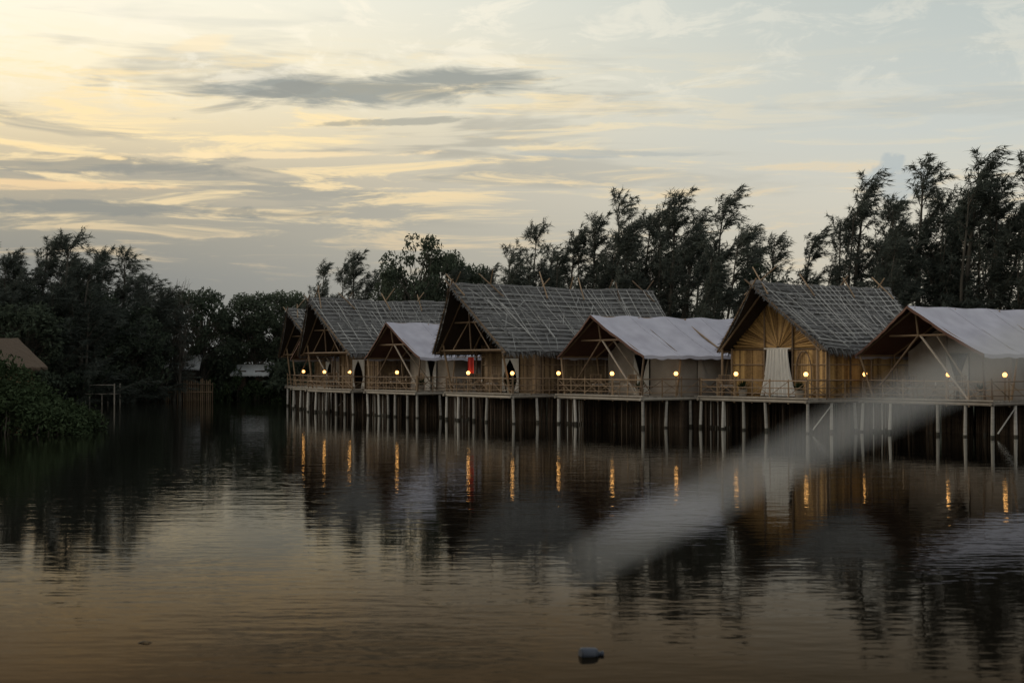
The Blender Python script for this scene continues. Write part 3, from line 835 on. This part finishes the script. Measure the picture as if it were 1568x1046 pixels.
BL = [broadleaf('broadleaf_a', 9, 3.2, 110, 90, 21, M_LEAF, .16), broadleaf('broadleaf_b', 9, 3.0, 80, 90, 22, M_LEAF, .16)]
for x, y, t_, k, s in [(-25.6,117,9.1,0,1.0),(-21.6,119,8.9,0,.95),(-19.2,119,9.1,0,.95),(-6.9,105,12.6,1,.72),(-5.2,107,11.4,0,.62),(-9.0,108,10.2,1,.7),
                 (-24,122,7.8,1,1.0),(-3.0,108,10.5,0,.6),(16.9,95,9.8,1,.7),(-32.5,106,8.5,0,1.1),(-36.5,103,8.8,0,1.1),(-29.8,109,7.6,0,1.1),(-39,101,9,0,1.1),(-34.5,100,7.2,0,1.2)]:
    put(BL[k], 'broadleaf_tree', x, y, t_, 9.2, random.uniform(0, 6), s)
bare = broadleaf('bare', 9, 1.6, 20, 0, 31, M_LEAF, .1, True)
put(bare, 'bare_tree', -27.0, 113.2, 10.0, 9.9, .4, .9)
put(bare, 'bare_tree', -26.0, 112.5, 8.6, 9.9, 2.4, .9)

TH = [thicket('thicket_a', 12, 5, 5.2, 150, 60, 41, M_LEAF, .2), thicket('thicket_b', 12, 5, 4.6, 150, 60, 42, M_LEAF, .2),
      thicket('thicket_c', 10, 4, 3.0, 120, 70, 43, M_MANG, .15)]
def th(k, x, y, sx, sz, rot=0, name='shrub_thicket', z=None):
    o = bpy.data.objects.new(name, TH[k]); COL.objects.link(o)
    o.location = (x, y, gz(x, y)-.15 if z is None else z); o.scale = (sx, 1, sz); o.rotation_euler = (0, 0, rot)
for i, (x, y, sx, sz) in enumerate([(-45,104,1.2,1.1),(-36,107,1,1.3),(-29,118.5,1,.9),(-22,121,1,.85),(-15,118,1,.95),(-13,112,1,1),(-5,108,1,1.05),(3,104,1,1.1),
      (11,101,1,1.15),(19,98,1,1.1),(27,94,1,1.25),(35,89,1.1,1.3),(-8,102,1,.7),(0,97,1,.8),(8,92,1,.9),(16,88,1,.9),(24,84,1,.95),(32,80,1,1.0),
      (23,101,1.2,1.4),(31,99,1.2,1.5),(12,106,1.3,1.3),(-38,112,1.2,1.3),(-30,121,1.1,1.1),(-36,102,.9,.85)]):
    th(i % 2, x, y, sx, sz, random.uniform(-.5, .1))
# low fringe along the banks
for (x, y, sx, sz, r) in [(-23.3,116.5,.42,1.2,0),(-19.5,117,.5,.8,0),(-27.3,119,.6,.6,0),(-16.8,112,.5,1.0,-.6),(-34,101.5,.5,.8,-.8),
      (-9.5,97.5,.8,.75,-.9),(-3,90,.8,.7,-.8),(4,83,.8,.7,-.7),(11,78,.8,.7,-.6),(18,73,.8,.7,-.6),(25,68,.8,.7,-.5),(32,63,.9,.8,-.5)]:
    th(2, x, y, sx, sz, r, 'bank_shrub')
# foreground mangrove at the left
mg = thicket('mangrove_bush', 8.6, 5, 3.6, 330, 150, 51, M_MANG, .11)
for (x, y, s, r, sz) in [(-22.4, 59.5, 1.0, .1, .92), (-28.8, 61, 1.0, .5, 1.1)]:
    o = bpy.data.objects.new('mangrove_bush', mg); COL.objects.link(o); o.location = (x, y, -.05); o.rotation_euler = (0, 0, r); o.scale = (s, 1, sz)

# reed clump at water edge on the near bank, right of the photographer, with a long pale leaf arching down
rd = MB()
def ribbon(pts, w0, mi=0, taper=.35):
    P = [Vector(p) for p in pts]; n = len(P); vs = []
    for i, p in enumerate(P):
        t = (P[min(n-1, i+1)]-P[max(0, i-1)]).normalized()
        s = t.cross(Vector((0, 1, 0))).normalized()
        k = i/(n-1)
        w = w0*min(1, .6+k*1.2)*(1-taper*k)*(1 if k < .93 else max(.05, ((1-k)/.07)**.6))
        vs += [tuple(p-s*w/2), tuple(p+Vector((0, .004, 0))), tuple(p+s*w/2)]
    fs = []
    for i in range(n-1):
        a = i*3; fs += [[a, a+1, a+4, a+3], [a+1, a+2, a+5, a+4]]
    rd.add(vs, fs, mi)
def bez(a, b, c, d, n=40):
    a, b, c, d = map(Vector, (a, b, c, d)); out = []
    for i in range(n+1):
        t = i/n; out.append(a*(1-t)**3+b*3*t*(1-t)**2+c*3*t*t*(1-t)+d*t**3)
    return out
BX, BY = .78, .80
zb = gz(BX, BY)
rd.poly([(BX, BY, zb-.1), (BX-.01, BY, 1.9), (BX-.05, BY, 2.6), (BX-.09, BY, 2.98)], [.012, .010, .008, .004], 8, 1)
ribbon(bez((BX-.05, BY, 2.78), (.50, .74, 2.90), (.22, .70, 2.752), (.014, .70, 2.642)), .0175, 0, .62)
for k in range(14):
    x0 = BX+.05+abs(jit(.25)); y0 = BY+jit(.25)+.1; h = random.uniform(.7, 1.25)
    rd.poly([(x0, y0, gz(x0, y0)-.05), (x0+jit(.03), y0, 1.05+h*.5), (x0+.1+jit(.05), y0+jit(.05), 1.05+h)], [.008, .006, .003], 5, 1)
    for q in range(3):
        z0 = 1.05+h*random.uniform(.3, .9); s = 1
        ribbon(bez((x0, y0, z0), (x0+.1*s, y0, z0+.25), (x0+.25*s, y0+jit(.1), z0+.2), (x0+.42*s, y0+jit(.15), z0-.1), 12), .014, 1, .8)
rd.obj('reed_clump', [M_DRY, M_REED])

# floating debris
bt = MB()
prof = [(-.13, .0), (-.13, .04), (-.11, .05), (.02, .05), (.05, .045), (.075, .02), (.1, .018), (.102, .024), (.125, .024), (.125, 0)]
for i in range(len(prof)-1):
    bt.tube((prof[i][0], 0, 0), (prof[i+1][0]+1e-4, 0, 0), max(prof[i][1], .001), max(prof[i+1][1], .001), 16, 1 if i == 2 else 0)
o = bt.obj('floating_plastic_bottle', [M_PLASTIC, M_LABEL], smooth=False); o.location = (.76, 13.6, .015); o.rotation_euler = (0, .06, .25); o.scale = (.9, 1.4, 1.2)
tg = MB(); tg.poly([(-.06, 0, .0), (-.01, .02, .012), (.03, .0, .012), (.07, .03, .0)], [.005, .009, .007, .003], 6)
o = tg.obj('floating_twig', [M_BARK]); o.location = (-3.66, 14.2, .0)

# ------------------------------------------------------------------ left-bank structures
def small_hut(x, y, w, d, zw, zr, rot, roofmat, name, wallmat=None):
    e = empty(name, (x, y, 0), rot); z0 = gz(x, y)
    mb = MB()
    slat_wall(mb, -w/2, w/2, lambda t: zw, -d/2, (-.4, .4, z0+1.9), 'x', 0, .14, z0)
    slat_wall(mb, -w/2, w/2, lambda t: zw, d/2, None, 'x', 0, .14, z0)
    for s in (-1, 1):
        slat_wall(mb, -d/2, d/2, lambda t: zw+(zr-zw)*(1-abs(t)/(d/2))*.95, s*w/2, None, 'y', 0, .14, z0)
    mb.obj('walls', [wallmat or M_SLATD], e)
    r = MB()
    for s in (-1, 1):
        r.grid(lambda u, v: ((w/2+.5)*(2*u-1), s*(d/2+.5)*v, zr-(zr-zw+.3)*v+jit(.02)), 24, 8)
        r.grid(lambda u, v: ((w/2+.5)*(2*u-1), s*(d/2+.5)*v, zr-.12-(zr-zw+.3)*v), 4, 2)
        for k in range(160):
            u = random.random(); px_ = (w/2+.5)*(2*u-1)
            r.add([(px_-.04, s*(d/2+.5), zw-.3), (px_+.04, s*(d/2+.5), zw-.3), (px_+jit(.05), s*(d/2+.55), zw-.3-random.uniform(.08, .25))], [[0, 1, 2]])
    r.obj('roof', [roofmat], e)
    return e
small_hut(-28.9, 76, 5, 4, 3.0, 4.3, 1.0, M_TANTHATCH, 'thatched_cottage')
small_hut(-27.5, 116.5, 3.2, 3, 2.9, 3.7, .1, M_ZINC, 'tin_roof_shed', M_UNDER)
small_hut(-21.3, 118.5, 2.2, 3, 2.4, 2.9, -.1, M_ZINC, 'tin_roof_shed', M_UNDER)
fe = MB()
x = -33.0
while x < -24:
    h = random.uniform(1.4, 1.8); yv = 113.5+(x+28)*.1
    fe.tube((x, yv+jit(.03), -.8), (x+jit(.04), yv, h), .05, .04, 5)
    x += .15
fe.tube((-33, 112.92, 1.3), (-24, 113.82, 1.3), .04, .04, 6); fe.tube((-33, 112.92, .7), (-24, 113.82, .7), .04, .04, 6)
fe.obj('bamboo_fence', [M_POLE])
# small jetty
jt_ = MB()
for i in range(18): jt_.box((-31.6+i*.16, 103.0, .72), (-31.6+i*.16+.14, 104.6, .77))
for i in range(4):
    for yv in (103.05, 104.55):
        jt_.tube((-31.5+i*.9, yv, -1), (-31.5+i*.9, yv, 1.5 if i in (0, 3) else .72), .06, .05, 6)
jt_.tube((-31.5, 103.05, 1.4), (-28.8, 103.05, 1.4), .03, .03, 6)
jt_.obj('small_jetty', [M_DECK])

# ------------------------------------------------------------------ world
w = bpy.data.worlds.new('World'); scene.world = w; w.use_nodes = True
nt = w.node_tree; N = nt.nodes; L = nt.links
for n in list(N): N.remove(n)
out = N.new('ShaderNodeOutputWorld'); bg = N.new('ShaderNodeBackground')
L.new(bg.outputs[0], out.inputs[0])
tc = N.new('ShaderNodeTexCoord'); sep = N.new('ShaderNodeSeparateXYZ'); L.new(tc.outputs['Generated'], sep.inputs[0])
def mth(op, a, b=0.0, c=0.0, clamp=False):
    n = N.new('ShaderNodeMath'); n.operation = op; n.use_clamp = clamp
    for i, v in enumerate((a, b, c)):
        if isinstance(v, (int, float)): n.inputs[i].default_value = v
        else: L.new(v, n.inputs[i])
    return n.outputs[0]
def sstep(x, a, b):
    n = N.new('ShaderNodeMapRange'); n.interpolation_type = 'SMOOTHSTEP'
    L.new(x, n.inputs[0]); n.inputs[1].default_value = a; n.inputs[2].default_value = b
    return n.outputs[0]
X, Y, Z = sep.outputs
hyp = mth('SQRT', mth('ADD', mth('MULTIPLY', X, X), mth('MULTIPLY', Y, Y)))
el = mth('DIVIDE', Z, mth('MAXIMUM', hyp, .001))
az = mth('ARCTAN2', X, Y)
def ramp(stops, fac):
    n = N.new('ShaderNodeValToRGB'); e = n.color_ramp.elements
    e[0].position = stops[0][0]; e[0].color = lin(*stops[0][1])
    e[1].position = stops[-1][0]; e[1].color = lin(*stops[-1][1])
    for p, c in stops[1:-1]:
        q = e.new(p); q.color = lin(*c)
    L.new(fac, n.inputs[0]); return n.outputs[0]
def mix(f, a, b):
    n = N.new('ShaderNodeMix'); n.data_type = 'RGBA'
    if isinstance(f, (int, float)): n.inputs[0].default_value = f
    else: L.new(f, n.inputs[0])
    for i, v in ((6, a), (7, b)):
        if isinstance(v, tuple): n.inputs[i].default_value = v
        else: L.new(v, n.inputs[i])
    return n.outputs[2]
ef = mth('MULTIPLY', el, 1.0, clamp=True)
RL = ramp([(0, (112,116,118)), (.06, (132,133,131)), (.095, (156,151,138)), (.13, (190,177,152)), (.165, (236,218,180)), (.20, (254,240,206)), (.26, (255,249,228)), (.5, (224,219,209)), (1, (192,197,200))], ef)
RR = ramp([(0, (170,168,158)), (.07, (204,197,180)), (.115, (208,204,190)), (.16, (199,203,197)), (.26, (188,196,192)), (.5, (184,190,190)), (1, (192,197,200))], ef)
xf = sstep(mth('DIVIDE', X, mth('MAXIMUM', hyp, .001)), -.36, .34)
base = mix(xf, RL, RR)
def vec(a, b, c=0.0):
    n = N.new('ShaderNodeCombineXYZ')
    for i, v in enumerate((a, b, c)):
        if isinstance(v, (int, float)): n.inputs[i].default_value = v
        else: L.new(v, n.inputs[i])
    return n.outputs[0]
def noise(v, scale, detail=6, rough=.55, dist=0.0):
    n = N.new('ShaderNodeTexNoise'); n.noise_dimensions = '2D'; n.inputs['Scale'].default_value = scale; n.inputs['Detail'].default_value = detail
    n.inputs['Roughness'].default_value = rough; n.inputs['Distortion'].default_value = dist
    L.new(v, n.inputs['Vector']); return n.outputs['Fac']
n1 = noise(vec(mth('ADD', az, mth('MULTIPLY', el, .5)), mth('MULTIPLY', el, 8.5)), 5.0, 4, .58, .3)
n2 = noise(vec(mth('MULTIPLY', az, 2.4), mth('MULTIPLY_ADD', el, 24.0, 3.3)), 3.6, 5, .68, .4)
n3 = noise(vec(mth('MULTIPLY_ADD', az, 3.6, 7.7), mth('MULTIPLY', el, 10.0)), 4.4, 5, .68, .4)
leftm = mth('SUBTRACT', 1.0, sstep(az, -.16, .22))
band = mth('MULTIPLY', sstep(el, .075, .13), mth('SUBTRACT', 1.0, sstep(el, .19, .235)))
warm = mth('MULTIPLY', mth('MULTIPLY', sstep(n2, .47, .66), band), mth('ADD', mth('MULTIPLY', leftm, .85), .15))
cool = mth('MULTIPLY', mth('MULTIPLY', sstep(n1, .50, .66), band), mth('ADD', mth('MULTIPLY', leftm, .75), .2))
c = mix(mth('MULTIPLY', cool, .7), base, lin(154,153,145))
c = mix(mth('MULTIPLY', warm, .9), c, lin(255,230,178))
low = mth('MULTIPLY', mth('MULTIPLY', sstep(n2, .52, .7), sstep(el, .05, .085)), mth('SUBTRACT', 1.0, sstep(el, .13, .16)))
c = mix(mth('MULTIPLY', low, .5), c, lin(234,208,166))
hi = mth('MULTIPLY', sstep(n3, .48, .66), sstep(el, .16, .21))
c = mix(mth('MULTIPLY', mth('MULTIPLY', hi, .55), mth('ADD', mth('MULTIPLY', leftm, .6), .4)), c, lin(255,246,224))
hi2 = mth('MULTIPLY', sstep(n1, .52, .72), sstep(el, .17, .22))
c = mix(mth('MULTIPLY', hi2, .28), c, lin(192,195,189))
nf = noise(vec(mth('MULTIPLY', az, 5.0), mth('MULTIPLY_ADD', el, 26.0, 1.1)), 3.0, 5, .62, .4)
nfc = noise(vec(mth('MULTIPLY', az, 10.0), mth('MULTIPLY_ADD', el, 10.0, 5.1)), 7.0, 3, .6, 0)
def cloud(caz, cel, ra, re_, col, amt, tilt=0.0, lo=.0, hi_=.75, nz=1.7, nn=None):
    global c
    nn = nf if nn is None else nn
    dx = mth('SUBTRACT', az, caz)
    dy = mth('SUBTRACT', mth('SUBTRACT', el, cel), mth('MULTIPLY', dx, tilt))
    dx2 = mth('MULTIPLY', dx, 1/ra); dy2 = mth('MULTIPLY', dy, 1/re_)
    r = mth('MULTIPLY_ADD', dx2, dx2, mth('MULTIPLY', dy2, dy2))
    m = mth('SUBTRACT', mth('MULTIPLY_ADD', nn, nz*2, 1.0-nz), r)
    c = mix(mth('MULTIPLY', sstep(m, lo, hi_), amt), c, col)
cloud(-.095, .194, .125, .0125, lin(146,150,145), .88, .06, -.3, .9)
cloud(-.17, .188, .06, .006, lin(150,150,142), .6, .25)
cloud(-.215, .222, .022, .006, lin(254,234,194), .6, .2, -.3, .9)
cloud(-.09, .171, .06, .0035, lin(158,158,148), .7, .05)
cloud(-.30, .137, .13, .008, lin(148,147,139), .8, -.02)
cloud(-.34, .148, .08, .003, lin(255,226,170), .9, -.1)
cloud(-.33, .121, .1, .0045, lin(250,216,165), .75, .02)
cloud(-.16, .147, .12, .003, lin(255,228,180), .7, .03)
cloud(-.27, .107, .14, .006, lin(136,138,134), .7, 0)
cloud(.07, .149, .08, .003, lin(178,181,176), .7, -.02)
cloud(.262, .138, .008, .009, lin(176,185,186), .75, 0, -.2, .6, 1.2, nfc)
cloud(.266, .125, .024, .012, lin(178,186,187), .75, 0, -.2, .6, 1.2, nfc)
# Nishita contribution
sky = N.new('ShaderNodeTexSky'); sky.sky_type = 'NISHITA'; sky.sun_disc = False
SUN_EL, SUN_AZ = math.radians(16), math.radians(-68)
sky.sun_elevation = SUN_EL; sky.sun_rotation = SUN_AZ
sc = N.new('ShaderNodeVectorMath'); sc.operation = 'SCALE'; L.new(sky.outputs[0], sc.inputs[0]); sc.inputs['Scale'].default_value = .004
ad = N.new('ShaderNodeVectorMath'); ad.operation = 'ADD'; L.new(sc.outputs[0], ad.inputs[0]); L.new(c, ad.inputs[1])
L.new(ad.outputs[0], bg.inputs['Color']); bg.inputs['Strength'].default_value = 1.02
w.cycles.sampling_method = 'MANUAL'; w.cycles.sample_map_resolution = 256

sun = bpy.data.lights.new('sun', 'SUN'); sun.energy = 1.1; sun.angle = math.radians(18); sun.color = (1, .86, .68)
so = bpy.data.objects.new('sun', sun); COL.objects.link(so)
dv = Vector((math.sin(SUN_AZ)*math.cos(SUN_EL), math.cos(SUN_AZ)*math.cos(SUN_EL), math.sin(SUN_EL)))
so.rotation_euler = dv.to_track_quat('Z', 'Y').to_euler(); so.location = (-60, 30, 40)

# ------------------------------------------------------------------ camera
cam = bpy.data.cameras.new('camera'); co = bpy.data.objects.new('camera', cam); COL.objects.link(co)
cam.lens = 50; cam.sensor_width = 36; cam.clip_end = 6000; cam.clip_start = .05
co.location = (0, 0, 2.75); co.rotation_euler = (math.radians(90+1.0), 0, 0)
cam.dof.use_dof = True; cam.dof.focus_distance = 68; cam.dof.aperture_fstop = 1.9
scene.camera = co
scene.view_settings.view_transform = 'Standard'; scene.view_settings.look = 'None'; scene.view_settings.exposure = 0
